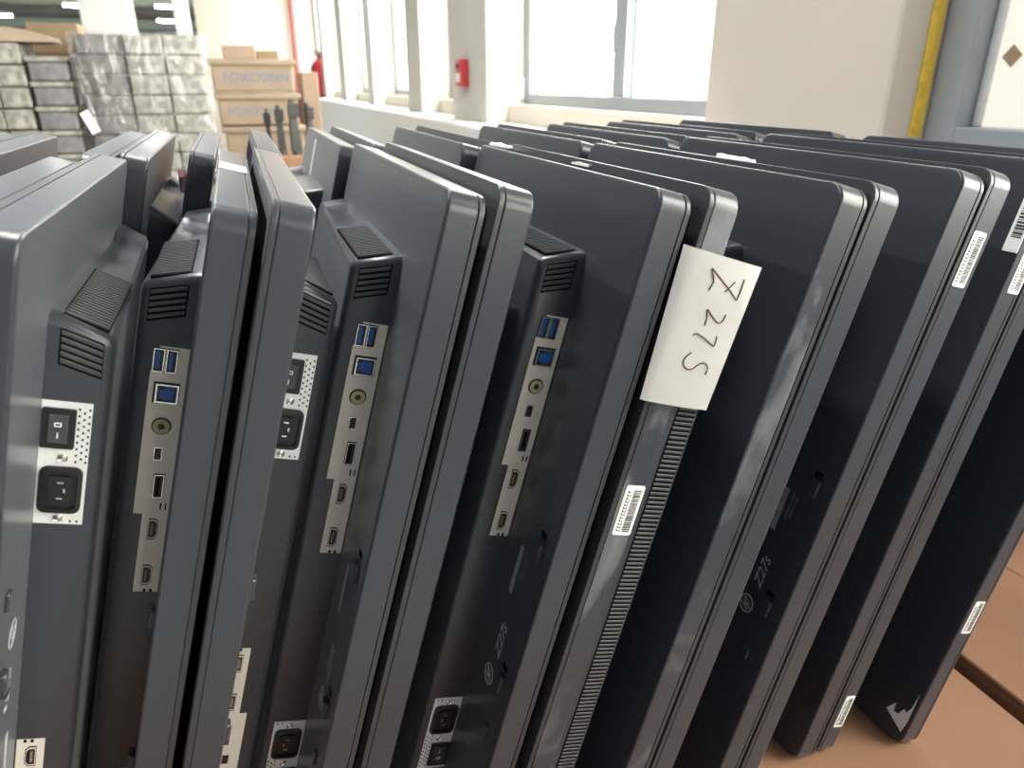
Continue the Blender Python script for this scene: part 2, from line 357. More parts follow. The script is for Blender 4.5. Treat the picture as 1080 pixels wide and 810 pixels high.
pallet(-0.47, 5.26, 0.74, 0.6, 'wooden pallet under the wrapped pale and dark cartons')
bm = bmesh.new(); bbox(bm, -0.83, -0.115, y0 - 0.025, y0 + 0.54, pz, ztop + 0.012, 0.02)
bmesh.ops.subdivide_edges(bm, edges=bm.edges, cuts=6, use_grid_fill=True)
for v in bm.verts: v.co += Vector((random.uniform(-.006, .006), random.uniform(-.006, .004), 0))
tag(obj('stretch_wrap', finish(bm, 'stretch_wrap', 'film', 60)), 'clear glossy stretch film around the pale and dark cartons', 'film')
# left stack: pale small cartons and grey trays
rows2 = 11; zt2 = CZ + 0.21; rh2 = (zt2 - pz) / rows2
for c in range(4):
    xa = -1.645 + c * 0.145
    for r in range(rows2):
        j = random.uniform(-0.003, 0.003)
        carton('small pale carton in column %s of the far left stack, %s from the floor' % (('one', 'two', 'three', 'four')[c], order[r]), xa + j, xa + 0.138 + j, 5.0 + random.uniform(0, 0.03), 5.4, pz + r * rh2, pz + (r + 1) * rh2 - 0.008, 'wraplight', 'pale cartons in the far left stack')
rows3 = 9; zt3 = CZ + 0.14; rh3 = (zt3 - pz) / rows3
for r in range(rows3):
    t = thing('stacking_tray', 'grey tray with a pale rim left of the dark cartons, %s from the floor' % order[r], 'tray', (-0.955, 5.2, pz + r * rh3), (0, 0, R(random.uniform(-1, 1))), 'grey trays in the left stack')
    obj('tray_body', boxme('tray_body', 'wrapgrey', -0.095, 0.095, -0.18, 0.18, 0, rh3 - 0.03, 0.008), t)
    obj('tray_rim', boxme('tray_rim', 'wraplight', -0.105, 0.105, -0.19, 0.19, rh3 - 0.03, rh3 - 0.004, 0.006), t)
pallet(-1.25, 5.2, 0.78, 0.5, 'wooden pallet under the far left stack')
carton('brown carton on top behind the grey trays', -1.13, -0.845, 5.57, 5.9, zt3 + 0.02, CZ + 0.34, 'carddark', None, False)
for k, (x, z0, z1) in enumerate(((-0.975, pz, zt3 + 0.02),)):
    carton('tall brown carton standing behind the grey trays', x - 0.13, x + 0.13, 5.56, 5.9, 0, zt3 + 0.02, 'carddark', None, False)
bm = bmesh.new()
rings = []
for k in range(9):
    a = k / 8; x = -1.38 + 0.46 * a; h = 0.075 * math.sin(math.pi * (0.12 + 0.76 * a))
    rings.append([(x, 5.02, zt2 - 0.0), (x, 5.40, zt2 - 0.0), (x, 5.36, zt2 + h), (x, 5.06, zt2 + h)])
loft(bm, rings)
tag(obj('foam_sack', finish(bm, 'foam_sack', 'cardpale', 60)), 'pale arched sack lying on the far left stack', 'sack')
# orange-brown crates with print
crx0, crx1, cry = -0.12, 0.43, 5.62
for r in range(5):
    z1 = CZ + 0.155 - (4 - r) * 0.215; z0 = z1 - 0.21
    if r == 0: z0 = 0.0
    t = thing('crate', ['bottom brown crate of the lettered stack', 'second brown crate from the floor in the lettered stack', 'middle brown crate of the lettered stack behind the black stands', 'upper brown crate under the clearest blue lettering', 'topmost pale brown crate with blue lettering'][r], 'crate', ((crx0 + crx1) / 2 + (0.0, 0.02, 0.03, 0.0, -0.005)[r], cry + 0.25, z0), (0, 0, R((0, 1, -1.5, 1, -1)[r])), 'stacked brown crates')
    hh = z1 - z0
    obj('crate_body', boxme('crate_body', 'cardpale', -0.262, 0.262, -0.24, 0.24, 0, hh - 0.03, 0.01), t)
    obj('lid_rim', boxme('lid_rim', 'cardpale', -0.285, 0.285, -0.26, 0.26, hh - 0.045, hh - 0.004, 0.012, 2), t)
    if r >= 3:
        tx = text_me('crate_lettering', 'FOXCONN', 0.085 if r == 4 else 0.07, 'blueprint', 0.0006)
        obj('lettering', tx, t, basis=Matrix.Translation((0.02 if r == 4 else -0.03, -0.2415, hh * 0.42)) @ Matrix.Rotation(R(90), 4, 'X'))
carton('small brown carton on top of the lettered crates', -0.03, 0.18, 5.7, 5.95, CZ + 0.152, CZ + 0.235, 'cardpale', None, False)
carton('flat brown carton lying beside the small carton on the crates', 0.19, 0.33, 5.7, 5.9, CZ + 0.152, CZ + 0.205, 'carddark', None, False)
carton('pale cardboard box standing right behind the lettered crates', 0.485, 0.60, 5.9, 6.2, 0.0, CZ + 0.075, 'cardpale', None, False)
# black stands on a brown carton in front of the crates
carton('brown carton carrying four black monitor stands', 0.12, 0.50, 4.75, 5.1, 0, CZ - 0.41, 'card', None, False)
for k, (x, h, wd) in enumerate(((0.175, 0.25, 0.035), (0.245, 0.27, 0.045), (0.33, 0.30, 0.06), (0.425, 0.28, 0.042))):
    t = thing('monitor_stand', ['leftmost black monitor stand in front of the brown crates', 'second black monitor stand from the left before the brown crates', 'widest black monitor stand before the brown crates', 'rightmost black monitor stand in front of the brown crates'][k], 'stand', (x, 4.9, CZ - 0.41), (0, 0, R(8 * k)), 'black monitor stands')
    bm = bmesh.new(); tube(bm, [(0, 0, 0), (0, 0, 0.018)], [0.032, 0.028], 18); obj('base', finish(bm, 'stand_base', 'black'), t)
    bm = bmesh.new(); rings = []
    for a in range(7):
        f = a / 6; ww = wd * (0.75 + 0.25 * math.cos(f * 3)); z = 0.018 + h * f
        if a == 6: ww *= 0.6
        rings.append([(-ww / 2, -0.015 + 0.02 * f, z), (ww / 2, -0.015 + 0.02 * f, z), (ww / 2, 0.015 + 0.02 * f, z), (-ww / 2, 0.015 + 0.02 * f, z)])
    loft(bm, rings); obj('column', finish(bm, 'stand_column', 'black', 50), t)
    obj('mount_plate', boxme('mount_plate', 'black', -wd * 0.6, wd * 0.6, -0.02, -0.008, h * 0.72, h * 0.98, 0.004), t)

# ------------------------------------------------------------------ cardboard under the monitors
ZB = CZ - 0.6865
def base_box(label, x0, x1, ya, yb, z1):
    t = thing('cardboard_box', label, 'box', ((x0 + x1) / 2, (ya + yb) / 2, 0))
    w, d = x1 - x0, yb - ya
    obj('box_body', boxme('box_body', 'card', -w / 2, w / 2, -d / 2, d / 2, 0, z1 - 0.006, 0.004), t)
    obj('top_flap', boxme('top_flap', 'card', -w / 2, -0.001, -d / 2, d / 2, z1 - 0.006, z1, 0.002), t)
    obj('top_flap', boxme('top_flap', 'card', 0.001, w / 2, -d / 2, d / 2, z1 - 0.006, z1, 0.002), t)
base_box('large brown cardboard box under the black monitors', -0.75, 0.770, 0.12, 1.40, ZB)
base_box('brown cardboard box right of the dark gap, lower right corner', 0.785, 1.23, -0.10, 1.30, ZB + 0.012)

# ------------------------------------------------------------------ the monitor
MH, MW, Y1 = 0.641, 0.379, 0.0752
ST = 0.0235
def shell_mesh():
    bm = bmesh.new(); rings = []
    for x, i in ((0, 0.0060), (0, 0.0016), (0.0002, 0.0008), (0.0008, 0.0002), (0.0016, 0), (0.0020, 0), (0.0182, 0), (0.0186, 0), (0.0190, 0.0003), (0.0191, 0.0012), (0.0203, 0.0012)):
        rings.append([(x, a * (MW - 2 * i) / MW + i, b * (MH - 2 * i) / MH + i) for a, b in rrect(MW, MH, 0.0125, 7)])
    loft(bm, rings)
    return finish(bm, 'back_shell', 'plastic', 40)
def bezel_mesh():
    bm = bmesh.new(); rings = []
    for x, i in ((0.0197, 0.0006), (0.0198, 0.0001), (0.0201, 0), (0.0203, 0), (0.0226, 0), (0.0229, 0), (ST - 0.0001, 0.0003), (ST, 0.0009), (ST, 0.0020), (ST, 0.014), (ST - 0.0012, 0.0144)):
        rings.append([(x, a * (MW - 2 * i) / MW + i, b * (MH - 2 * i) / MH + i) for a, b in rrect(MW, MH, 0.0125, 7)])
    loft(bm, rings, True, False)
    return finish(bm, 'bezel', 'bezel', 40)
def screen_mesh(): return boxme('screen', 'screen', ST - 0.0026, ST - 0.0012, 0.0135, MW - 0.0135, 0.0135, MH - 0.0135)
def v_out(y): return -(0.0340 + (0.0235 - 0.0340) * (y - Y1) / (MW - Y1))
DIN, DOUT = 0.056, 0.068
def hump_mesh(depth=1.0):
    st = [(Y1, .0552, .0070), (Y1 + 0.0007, .0552, .0044), (Y1 + 0.0022, .0552, .0022), (Y1 + 0.0045, .0550, .0007), (Y1 + 0.0075, .0550, 0), (Y1 + 0.009, .0550, 0), (0.205, .055, 0), (0.222, .0555, 0), (0.262, .0640, 0), (0.328, .0640, 0), (0.336, .0570, 0), (0.372, .0570, 0), (MW - 0.002, .0575, .0008), (MW - 0.0004, .0590, .003)]
    rings = []
    for y, d, ins in st:
        vo = v_out(y) * depth + ins * 0.6; dn = d + ins
        do = max(DOUT, dn + 0.004) + ins * 0.6
        top = [(0.0005, dn), (vo * 0.12, dn + 0.0006), (vo * 0.90, do - 0.0030), (vo * 0.985, do + 0.0002), (vo, do + 0.0042)]
        pts = [(v, y, MH - dd) for v, dd in top] + [(v, y, dd) for v, dd in reversed(top)]
        rings.append(pts)
    bm = bmesh.new(); loft(bm, rings)
    return finish(bm, 'rear_housing', 'plastic', 28)
def plate_mesh():
    bm = bmesh.new(); d0, d1, d2, vi, vo, vo2 = .1054, .2282, .2918, -.0008, -.0226, -.0168
    out = [(vi, d0), (vo + 0.004, d0), (vo + 0.004, d0 + .0175), (vo, d0 + .0175), (vo, d1), (vo2, d1), (vo2, d2), (vi, d2)]
    loft(bm, [[(v, Y1 + 0.0006, MH - d) for v, d in out], [(v, Y1 - 0.0004, MH - d) for v, d in out]])
    return finish(bm, 'port_plate', 'plate', 20)
def pbox(bm, v, d, w, h, ya, yb, bev=0.0): bbox(bm, v - w / 2, v + w / 2, Y1 - yb, Y1 - ya, MH - d - h / 2, MH - d + h / 2, bev)
def ring_box(bm, v, d, w, h, t, ya, yb):
    pbox(bm, v - w / 2 + t / 2, d, t, h, ya, yb); pbox(bm, v + w / 2 - t / 2, d, t, h, ya, yb)
    pbox(bm, v, d - h / 2 + t / 2, w - 2 * t, t, ya, yb); pbox(bm, v, d + h / 2 - t / 2, w - 2 * t, t, ya, yb)
def port_meshes():
    P = []
    # two USB-A sockets: dark cavity, metal rim, blue tongue
    for v in (-.0185, -.0108):
        bm = bmesh.new(); pbox(bm, v, .1150, .0072, .0168, 0.0003, 0.0006); P.append(('usb_port', finish(bm, 'usb_port', 'black'), [
            ('rim', _m(lambda b, v=v: ring_box(b, v, .1150, .0066, .0158, .0006, 0.0006, 0.0016), 'chrome')),
            ('tongue', _m(lambda b, v=v: pbox(b, v - .0006, .1150, .0028, .0122, 0.0006, 0.0014, 0.0002), 'blue'))]))
    bm = bmesh.new(); pbox(bm, -.0118, .1374, .0158, .0150, 0.0003, 0.0006)
    P.append(('upstream_port', finish(bm, 'upstream_port', 'black'), [
        ('rim', _m(lambda b: ring_box(b, -.0113, .1378, .0138, .0132, .0010, 0.0006, 0.0016), 'chrome')),
        ('tongue', _m(lambda b: (pbox(b, -.0113, .1378, .0096, .0062, 0.0006, 0.0016, 0.0004), pbox(b, -.0100, .1378, .0066, .0098, 0.0006, 0.0012, 0.0004)), 'blue'))]))
    def disc(b, v, d, r0, r1, ya, yb, seg=20):
        c = [(math.cos(2 * math.pi * k / seg), math.sin(2 * math.pi * k / seg)) for k in range(seg)]
        rr = lambda r, y: [(v + a * r, Y1 - y, MH - d + s * r) for a, s in c]
        if r0: loft(b, [rr(r0, ya), rr(r1, ya), rr(r1, yb), rr(r0, yb), rr(r0, ya)], False, False)
        else: loft(b, [rr(r1, ya), rr(r1, yb)])
    P.append(('audio_jack', _m(lambda b: disc(b, -.0120, .1612, 0, .0062, 0.0003, 0.0006), 'black'), [
        ('jack_ring', _m(lambda b: disc(b, -.0120, .1612, .0022, .0052, 0.0006, 0.0018), 'lime'))]))
    P.append(('mini_display_port', _m(lambda b: pbox(b, -.0120, .1818, .0056, .0098, 0.0003, 0.0007, 0.0002), 'chrome'), [
        ('cavity', _m(lambda b: pbox(b, -.0120, .1818, .0042, .0082, 0.0007, 0.0009), 'black'))]))
    P.append(('display_port', _m(lambda b: pbox(b, -.0092, .2062, .0072, .0190, 0.0003, 0.0007), 'black'), [
        ('rim', _m(lambda b: ring_box(b, -.0092, .2062, .0064, .0176, .0005, 0.0007, 0.0014), 'chrome')),
        ('tongue', _m(lambda b: pbox(b, -.0096, .2062, .0020, .0140, 0.0007, 0.0012), 'slot'))]))
    def hd(b, d, k, ya, yb):
        s = [(-.0028, -.0075), (.0012, -.0075), (.0030, -.0052), (.0030, .0052), (.0012, .0075), (-.0028, .0075)]
        loft(b, [[(-.0093 + v * k, Y1 - ya, MH - d - z * k) for v, z in s], [(-.0093 + v * k, Y1 - yb, MH - d - z * k) for v, z in s]])
    for d in (.2400, .2775):
        P.append(('hdmi_port', _m(lambda b, d=d: hd(b, d, 1.12, 0.0003, 0.0007), 'black'), [
            ('rim', _m(lambda b, d=d: hd(b, d, 1.0, 0.0006, 0.0009), 'plate')),
            ('cavity', _m(lambda b, d=d: hd(b, d, .86, 0.0008, 0.0011), 'black')),
            ('tongue', _m(lambda b, d=d: pbox(b, -.0098, d, .0014, .0088, 0.0010, 0.0013), 'carddark'))]))
    P.append(('plate_slot', _m(lambda b: (pbox(b, -.0062, .2218, .0010, .0052, 0.0003, 0.0006), pbox(b, -.0030, .2218, .0010, .0052, 0.0003, 0.0006)), 'slot'), []))
    P.append(('plate_slot', _m(lambda b: (pbox(b, -.0095, .2905, .0018, .0024, 0.0003, 0.0006), pbox(b, -.0055, .2905, .0018, .0024, 0.0003, 0.0006)), 'slot'), []))
    return P
def _m(fn, m, ang=30):
    bm = bmesh.new(); fn(bm); return finish(bm, m, m, ang)
def power_meshes():
    # canonical: inlet above, rocker below; rows of perforations on the outer side of the rocker
    d0, d1 = .4557, .5351; vi, vo = -.0002, -.0256
    body = _m(lambda b: pbox(b, (vi + vo) / 2, (d0 + d1) / 2, vi - vo, d1 - d0, -0.0006, 0.0005), 'zinc')
    L = []
    di = .4790
    def rr(b, v, d, w, h, r, ya, yb):
        o = rrect(w, h, r, 4)
        loft(b, [[(v - w / 2 + a, Y1 - y, MH - d - h / 2 + z) for a, z in o] for y in (ya, yb)])
    def inlet(b):
        o = rrect(.0222, .0305, .0045, 4); i1 = rrect(.0176, .0250, .0035, 4)
        P_ = lambda s, w, h, y: [(-.0128 - w / 2 + a, Y1 - y, MH - di - h / 2 + z) for a, z in s]
        loft(b, [P_(o, .0222, .0305, 0.0003), P_(o, .0222, .0305, 0.0022), P_(i1, .0176, .0250, 0.0026), P_(i1, .0176, .0250, 0.0006)], True, True)
    L.append(('power_inlet', _m(inlet, 'black', 40), [
        ('inlet_core', _m(lambda b: rr(b, -.0128, di, .0130, .0180, .003, 0.0006, 0.0018), 'black', 40)),
        ('pin', _m(lambda b: pbox(b, -.0128, di - .0052, .0032, .0011, 0.0018, 0.0024), 'chrome')),
        ('pin', _m(lambda b: pbox(b, -.0128, di + .0052, .0032, .0011, 0.0018, 0.0024), 'chrome')),
        ('pin', _m(lambda b: pbox(b, -.0150, di, .0011, .0026, 0.0018, 0.0024), 'chrome'))]))
    ds = .5185
    L.append(('power_switch', _m(lambda b: rr(b, -.0093, ds, .0172, .0250, .0012, 0.0003, 0.0020), 'black', 40), [
        ('rocker', _m(lambda b: (bbox(b, -.0143, -.0043, Y1 - 0.0030, Y1 - 0.0018, MH - ds - .009, MH - ds, 0.0004), bbox(b, -.0143, -.0043, Y1 - 0.0024, Y1 - 0.0018, MH - ds, MH - ds + .009, 0.0002)), 'rib')),
        ('switch_mark', _m(lambda b: (ring_box(b, -.0093, ds + .0030, .0036, .0026, .0006, 0.0030, 0.0032), pbox(b, -.0093, ds - .0040, .0007, .0034, 0.0024, 0.0027)), 'white'))]))
    for d in (.4600, .5000):
        L.append(('screw', _m(lambda b, d=d: pbox(b, -.0128, d, .0050, .0046, 0.0005, 0.0012, 0.0010), 'chrome', 50), []))
    def perf(b):
        for k in range(9):
            for c in range(3):
                d = .4975 + k * .0042 + (0.0021 if c == 1 else 0)
                if d < .533: pbox(b, -.0192 - c * .0026, d, .0011, .0013, 0.0003, 0.0007)
        for c in range(2): pbox(b, -.0192 - c * .0035, .4578, .0011, .0013, 0.0003, 0.0007)
    L.append(('perforation', _m(perf, 'slot'), []))
    return body, L

ME = dict(shell=shell_mesh(), bezel=bezel_mesh(), screen=screen_mesh(), hump=hump_mesh(), hump_low=hump_mesh(0.55), hump_mid=hump_mesh(0.82), plate=plate_mesh())
ME['shell_smudged'] = ME['shell'].copy(); ME['shell_smudged'].materials[0] = M['smudged']
PORTS = port_meshes(); PW_BODY, PW_PARTS = power_meshes()
# vent ribs on the end of the housing (upper end in canonical pose)
sl = math.atan2(DOUT - 0.0550, 0.035)
def rib_top():      # lies across the sloping end face
    bm = bmesh.new(); bbox(bm, -0.0300, -0.0065, -0.0012, 0.0012, -0.0004, 0.0013, 0.0003)
    bmesh.ops.transform(bm, matrix=Matrix.Translation((0, 0, MH - 0.0548)) @ Matrix.Rotation(-math.atan2(0.0095, 0.0315), 4, 'Y'), verts=bm.verts)
    return finish(bm, 'vent_rib', 'rib')
def vent_panel_top():
    bm = bmesh.new(); bbox(bm, -0.0306, -0.0058, 0, 0.112, -0.0012, 0.0003)
    bmesh.ops.transform(bm, matrix=Matrix.Translation((0, 0.082, MH - 0.0548)) @ Matrix.Rotation(-math.atan2(0.0095, 0.0315), 4, 'Y'), verts=bm.verts)
    return finish(bm, 'vent_panel', 'slot')
def rib_ledge():
    bm = bmesh.new(); bbox(bm, -0.0278, -0.0070, Y1 - 0.0008, Y1 + 0.001, -0.0013, 0.0013, 0.0004)
    for v in bm.verts: v.co.z += v.co.x * 0.30
    return finish(bm, 'vent_rib', 'rib')
def ledge_panel():
    bm = bmesh.new()
    loft(bm, [[(v, y, MH - d) for v, d in ((-.0062, .0625), (-.0282, .0690), (-.0282, .0905), (-.0062, .0838))] for y in (Y1 + 0.001, Y1 - 0.0002)])
    return finish(bm, 'ledge_vent_panel', 'slot')
ME.update(rib=rib_top(), vpanel=vent_panel_top(), ribl=rib_ledge(), lpanel=ledge_panel())
ME['facerib'] = boxme('face_slot', 'slot', -0.0008, 0.0006, 0, 0.085, -0.0011, 0.0011)
ME['edge_panel'] = boxme('edge_vent_panel', 'slot', -0.0200, -0.0045, MW - 0.001, MW + 0.0002, 0.075, MH - 0.075)
ME['edge_rib'] = boxme('edge_vent_rib', 'rib', -0.0198, -0.0047, MW - 0.0002, MW + 0.0009, -0.0008, 0.0008, 0.0002)
ME['clip'] = _m(lambda b: (bbox(b, -0.0042, 0.0004, 0.0135, 0.0215, -0.0085, 0.0055, 0.0010)), 'plastic', 40)
ME['clip_top'] = _m(lambda b: (bbox(b, -0.0048, -0.0012, 0.0130, 0.0220, 0.0055, 0.0068, 0.0004)), 'bezel')
ME['hole'] = _m(lambda b: bbox(b, -0.0003, 0.0005, 0.016, 0.025, 0.0085, 0.0135, 0.0002), 'slot')
ME['foot'] = _m(lambda b: bbox(b, -0.0022, 0.0004, 0.018, 0.025, -0.006, 0.006, 0.0009), 'plastic')
# print on the lower back: text runs down the photo's vertical
def back_text(s, size, m, y, d, shear=0.0):
    me = text_me('print_text', s, size, m, 0.00008, shear)
    # text x -> -z... reads upward along the monitor's height; text up -> +y
    mt = Matrix(((0, 0, -1, -0.00012), (0, 1, 0, y), (1, 0, 0, MH - d), (0, 0, 0, 1)))
    me.transform(mt); me.update(); return me
ME['z27s'] = back_text('Z27s', 0.0150, 'print', 0.0385, 0.366, 0.35)
def fine_lines():      # two rows of print too small to read
    bm = bmesh.new(); rnd = random.Random(12)
    for y, z0, z1 in ((0.0375, -.310, -.284), (0.0330, -.308, -.287)):
        z = z0
        while z < z1:
            w = rnd.choice((0.0006, 0.0009, 0.0013)); bbox(bm, -0.0002, 0.0001, y - 0.0013, y + 0.0013, MH + z, MH + z + w); z += w + 0.0007
    return finish(bm, 'fine_print', 'printfaint')
ME['fineprint'] = fine_lines()
def hp_logo():
    bm = bmesh.new(); cy, cd, r = 0.0425, 0.402, 0.0088
    seg = 28
    rr = lambda r_, x: [(x, cy + math.cos(2 * math.pi * k / seg) * r_, MH - cd + math.sin(2 * math.pi * k / seg) * r_) for k in range(seg)]
    loft(bm, [rr(r, 0.0), rr(r, -0.0002), rr(r * .84, -0.0002), rr(r * .84, 0.0)], False, False)
    def bar(y0, z0, y1, z1, w=0.0011):
        a = Vector((0, y0, z0)); b = Vector((0, y1, z1)); dd = (b - a).normalized(); nn = Vector((0, -dd.z, dd.y)) * w / 2
        vs = [a + nn, b + nn, b - nn, a - nn]
        loft(bm, [[Vector((x, cy, MH - cd)) + v for v in vs] for x in (0.0, -0.0002)])
    # slanted h and p, read with the text direction (+z is the reading direction)
    bar(0.0072, -0.0012, -0.0036, -0.0050); bar(0.0012, -0.0030, 0.0018, -0.0004); bar(0.0018, -0.0004, -0.0036, -0.0022)
    bar(0.0034, 0.0012, -0.0072, -0.0024); bar(0.0034, 0.0012, 0.0042, 0.0044); bar(0.0042, 0.0044, -0.0020, 0.0024); bar(-0.0020, 0.0024, -0.0034, -0.0008)
    return finish(bm, 'logo_print', 'print')
ME['logo'] = hp_logo()
def back_barcode():
    bm = bmesh.new(); rnd = random.Random(3); z = 0
    while z < 0.042:
        w = rnd.choice((0.0005, 0.0008, 0.0012)); bbox(bm, -0.0002, 0.0001, 0.0435, 0.0495, MH - .325 + z, MH - .325 + z + w); z += w + rnd.choice((0.0004, 0.0006, 0.0009))
    return finish(bm, 'barcode_print', 'print')
ME['bbar'] = back_barcode()
def sticker(w, h, seed, m='white'):
    """white label: w across (local x), h tall (local z), bars and a line of tiny characters; faces -y"""
    o = rrect(w, h, min(w, h) * 0.12, 3)
    bm = bmesh.new(); loft(bm, [[(a - w / 2, y, b - h / 2) for a, b in o] for y in (0, -0.0003)])
    base = finish(bm, 'serial_label', m)
    bm = bmesh.new(); rnd = random.Random(seed); z = -h * 0.43
    while z < h * 0.42:
        t = rnd.choice((0.0004, 0.0006, 0.0009)); bbox(bm, -w * 0.05, w * 0.36, -0.0005, -0.0003, z, z + t); z += t + rnd.choice((0.0004, 0.0006))
    z = -h * 0.42
    while z < h * 0.36:
        bbox(bm, -w * 0.36, -w * 0.16, -0.0005, -0.0003, z, z + 0.0005); bbox(bm, -w * 0.36, -w * 0.30, -0.0005, -0.0003, z, z + 0.0017)
        if rnd.random() < .6: bbox(bm, -w * 0.20, -w * 0.16, -0.0005, -0.0003, z, z + 0.0017)
        z += 0.0026
    return base, finish(bm, 'label_print', 'ink')

def frame(X, Y, Z, lean):
    l = R(lean); U = Vector((math.sin(l), 0, math.cos(l)))
    base = Vector((X, Y, Z + CZ)) - U * MH
    return base
VAR = {'L': Matrix.Identity(4),
       'R': Matrix.Translation((0, 0, MH)) @ Matrix.Rotation(math.pi, 4, 'Y'),
       'N': Matrix.Translation((0, MW, 0)) @ Matrix.Rotation(math.pi, 4, 'Z'),
       'B': Matrix.Translation((0, MW, MH)) @ Matrix.Rotation(math.pi, 4, 'X')}
FLIPZ = Matrix.Translation((0, 0, MH)) @ Matrix.Scale(-1, 4, (0, 0, 1))
def mirrored(me):
    m = me.copy(); m.transform(FLIPZ); m.flip_normals(); return m
MIR = {k: mirrored(ME[k]) for k in ('rib', 'vpanel', 'ribl', 'lpanel')}

def monitor(label, X, Y, Z, lean=15.2, var='L', smudge=False, ports=False, power=False, vents=False, prints=False, clips=False, edge=False, hump='hump', yaw=0.0, group='black monitors standing on edge'):
    base = frame(X, Y, Z, lean)
    t = thing('computer_monitor', label, 'monitor', base, (0, R(lean), R(yaw)), group)
    B = VAR[var]
    def P(nm, me, parent=t, basis=None):
        if parent is t: return obj(nm, me, t, basis=B if basis is None else B @ basis)
        return obj(nm, me, parent, basis=basis)
    P('back_shell', ME['shell_smudged' if smudge else 'shell']); P('bezel', ME['bezel']); P('screen', ME['screen'])
    h = P('rear_housing', ME[hump])
    if vents:
        src = ME if var in ('L', 'N') else MIR
        sgn = -1 if src is ME else 1
        v1 = P('vent_panel', src['vpanel'])
        for k in range(22): P('vent_rib', src['rib'], v1, Matrix.Translation((0, 0.0850 + k * 0.0050, 0)))
        v2 = P('ledge_vent_panel', src['lpanel'])
        z0 = (MH - 0.0650) if src is ME else -(MH - 0.0650)
        for k in range(5):
            zz = (MH - 0.0628 - k * 0.0041) if src is ME else -(MH - 0.0628 - k * 0.0041)
            P('vent_rib', src['ribl'], v2, Matrix.Translation((0, 0, zz)))
    if ports:
        pp = P('port_plate', ME['plate'])
        for nm, me, subs in PORTS:
            # thing > part > sub-part: sockets are joined under the plate, their rims beside them
            P(nm, me, pp)
            for sn, sm in subs: P(nm + '_' + sn, sm, pp)
    if power:
        pw = P('power_plate', PW_BODY)
        for nm, me, subs in PW_PARTS:
            o = P(nm, me, pw)
            if nm == 'perforation': o['kind'] = 'stuff'
            for sn, sm in subs: P(nm + '_' + sn, sm, pw)
    if prints:
        P('model_print', ME['z27s']); P('logo_print', ME['logo']); P('fine_print', ME['fineprint']); P('barcode_print', ME['bbar'])
    if clips:
        for d in (0.268, 0.388):
            c = P('clip', ME['clip'], t, Matrix.Translation((0, 0, MH - d))); P('clip_edge', ME['clip_top'], c); P('clip_hole', ME['hole'], c)
        P('foot_pad', ME['foot'], t, Matrix.Translation((0, 0, MH - 0.44)))
    if edge:
        ep = P('edge_vent_panel', ME['edge_panel'])
        for k in range(132): P('vent_rib', ME['edge_rib'], ep, Matrix.Translation((0, 0, 0.0768 + k * 0.0037)))
    return t
def stick(t, w, h, v, y, d, seed, yaw=0.0, nm='serial_label', m='white'):
    """label on the near edge face of the monitor (world v, depth y, distance d below its top)"""
    a, b = sticker(w, h, seed, m)
    o = obj(nm, a, t, basis=Matrix.Translation((v, y, MH - d)) @ Matrix.Rotation(R(yaw), 4, 'Z')); o['label'] = 'white barcode label'
    obj('label_print', b, o)
    return o

PT = 0.0553        # pair with a gap
PC = 0.0492        # pair pressed together
full = dict(ports=True, power=True, vents=True, prints=True, clips=True)
# --- front row, left to right
monitor('black monitor at the left edge, left half of the leftmost front pair', -0.0942 - PT, 0.350, -0.0555, 15.7, 'L')
m1r = monitor('leftmost front monitor showing a silver power panel with rocker switch', -0.0942, 0.3643, -0.0615, 15.7, 'R', **full)
m2l = monitor('front monitor with the shaded port strip, second pair from the left', -0.0180, 0.4136, -0.0587, 15.7, 'L', **full)
m2r = monitor('front monitor whose half-hidden power panel peeks past its smooth grey edge', 0.0352, 0.4086, -0.0634, 15.5, 'R', **full)
m3l = monitor('front monitor with the brightly lit port strip left of centre', 0.1106, 0.4134, -0.0562, 15.3, 'L', **full)
m3r = monitor('front monitor just right of the left-of-centre bright port strip, blank edge', 0.1106 + PT, 0.4134 + 0.004, -0.0622, 15.3, 'R', vents=True, clips=True)
m4l = monitor('front monitor with the port strip left of the handwritten note', 0.241, 0.3971, -0.0597, 15.02, 'L', **full)
m4r = monitor('front monitor with slotted vents along its edge under the handwritten note', 0.241 + PT, 0.3930, -0.0657, 15.02, 'N', smudge=True, edge=True)
m5l = monitor('front monitor right of the note with a smudged pale edge', 0.3626, 0.3777, -0.0594, 15.24, 'L', smudge=True)
m5r = monitor('front monitor paired behind the smudged-edge monitor, clean edge', 0.3626 + PC, 0.3772, -0.0654, 15.24, 'R')
m6l = monitor('front monitor with the logo and barcode print right of the note', 0.4900, 0.3980, -0.0572, 14.6, 'L', prints=True, clips=True)
m6r = monitor('front monitor with a long white serial label high on its edge', 0.4900 + PC, 0.3976, -0.0632, 14.6, 'R')
m7l = monitor('front monitor with a large barcode sticker at the right photo edge', 0.6326, 0.4349, -0.0588, 13.6, 'L')
m7r = monitor('front monitor with a white label low on its edge near the cardboard', 0.6326 + PC, 0.4345, -0.0640, 13.6, 'R')
m8l = monitor('rightmost front monitor standing alone with a torn white sticker at its foot', 0.7703, 0.4118, -0.0620, 15.0, 'L')
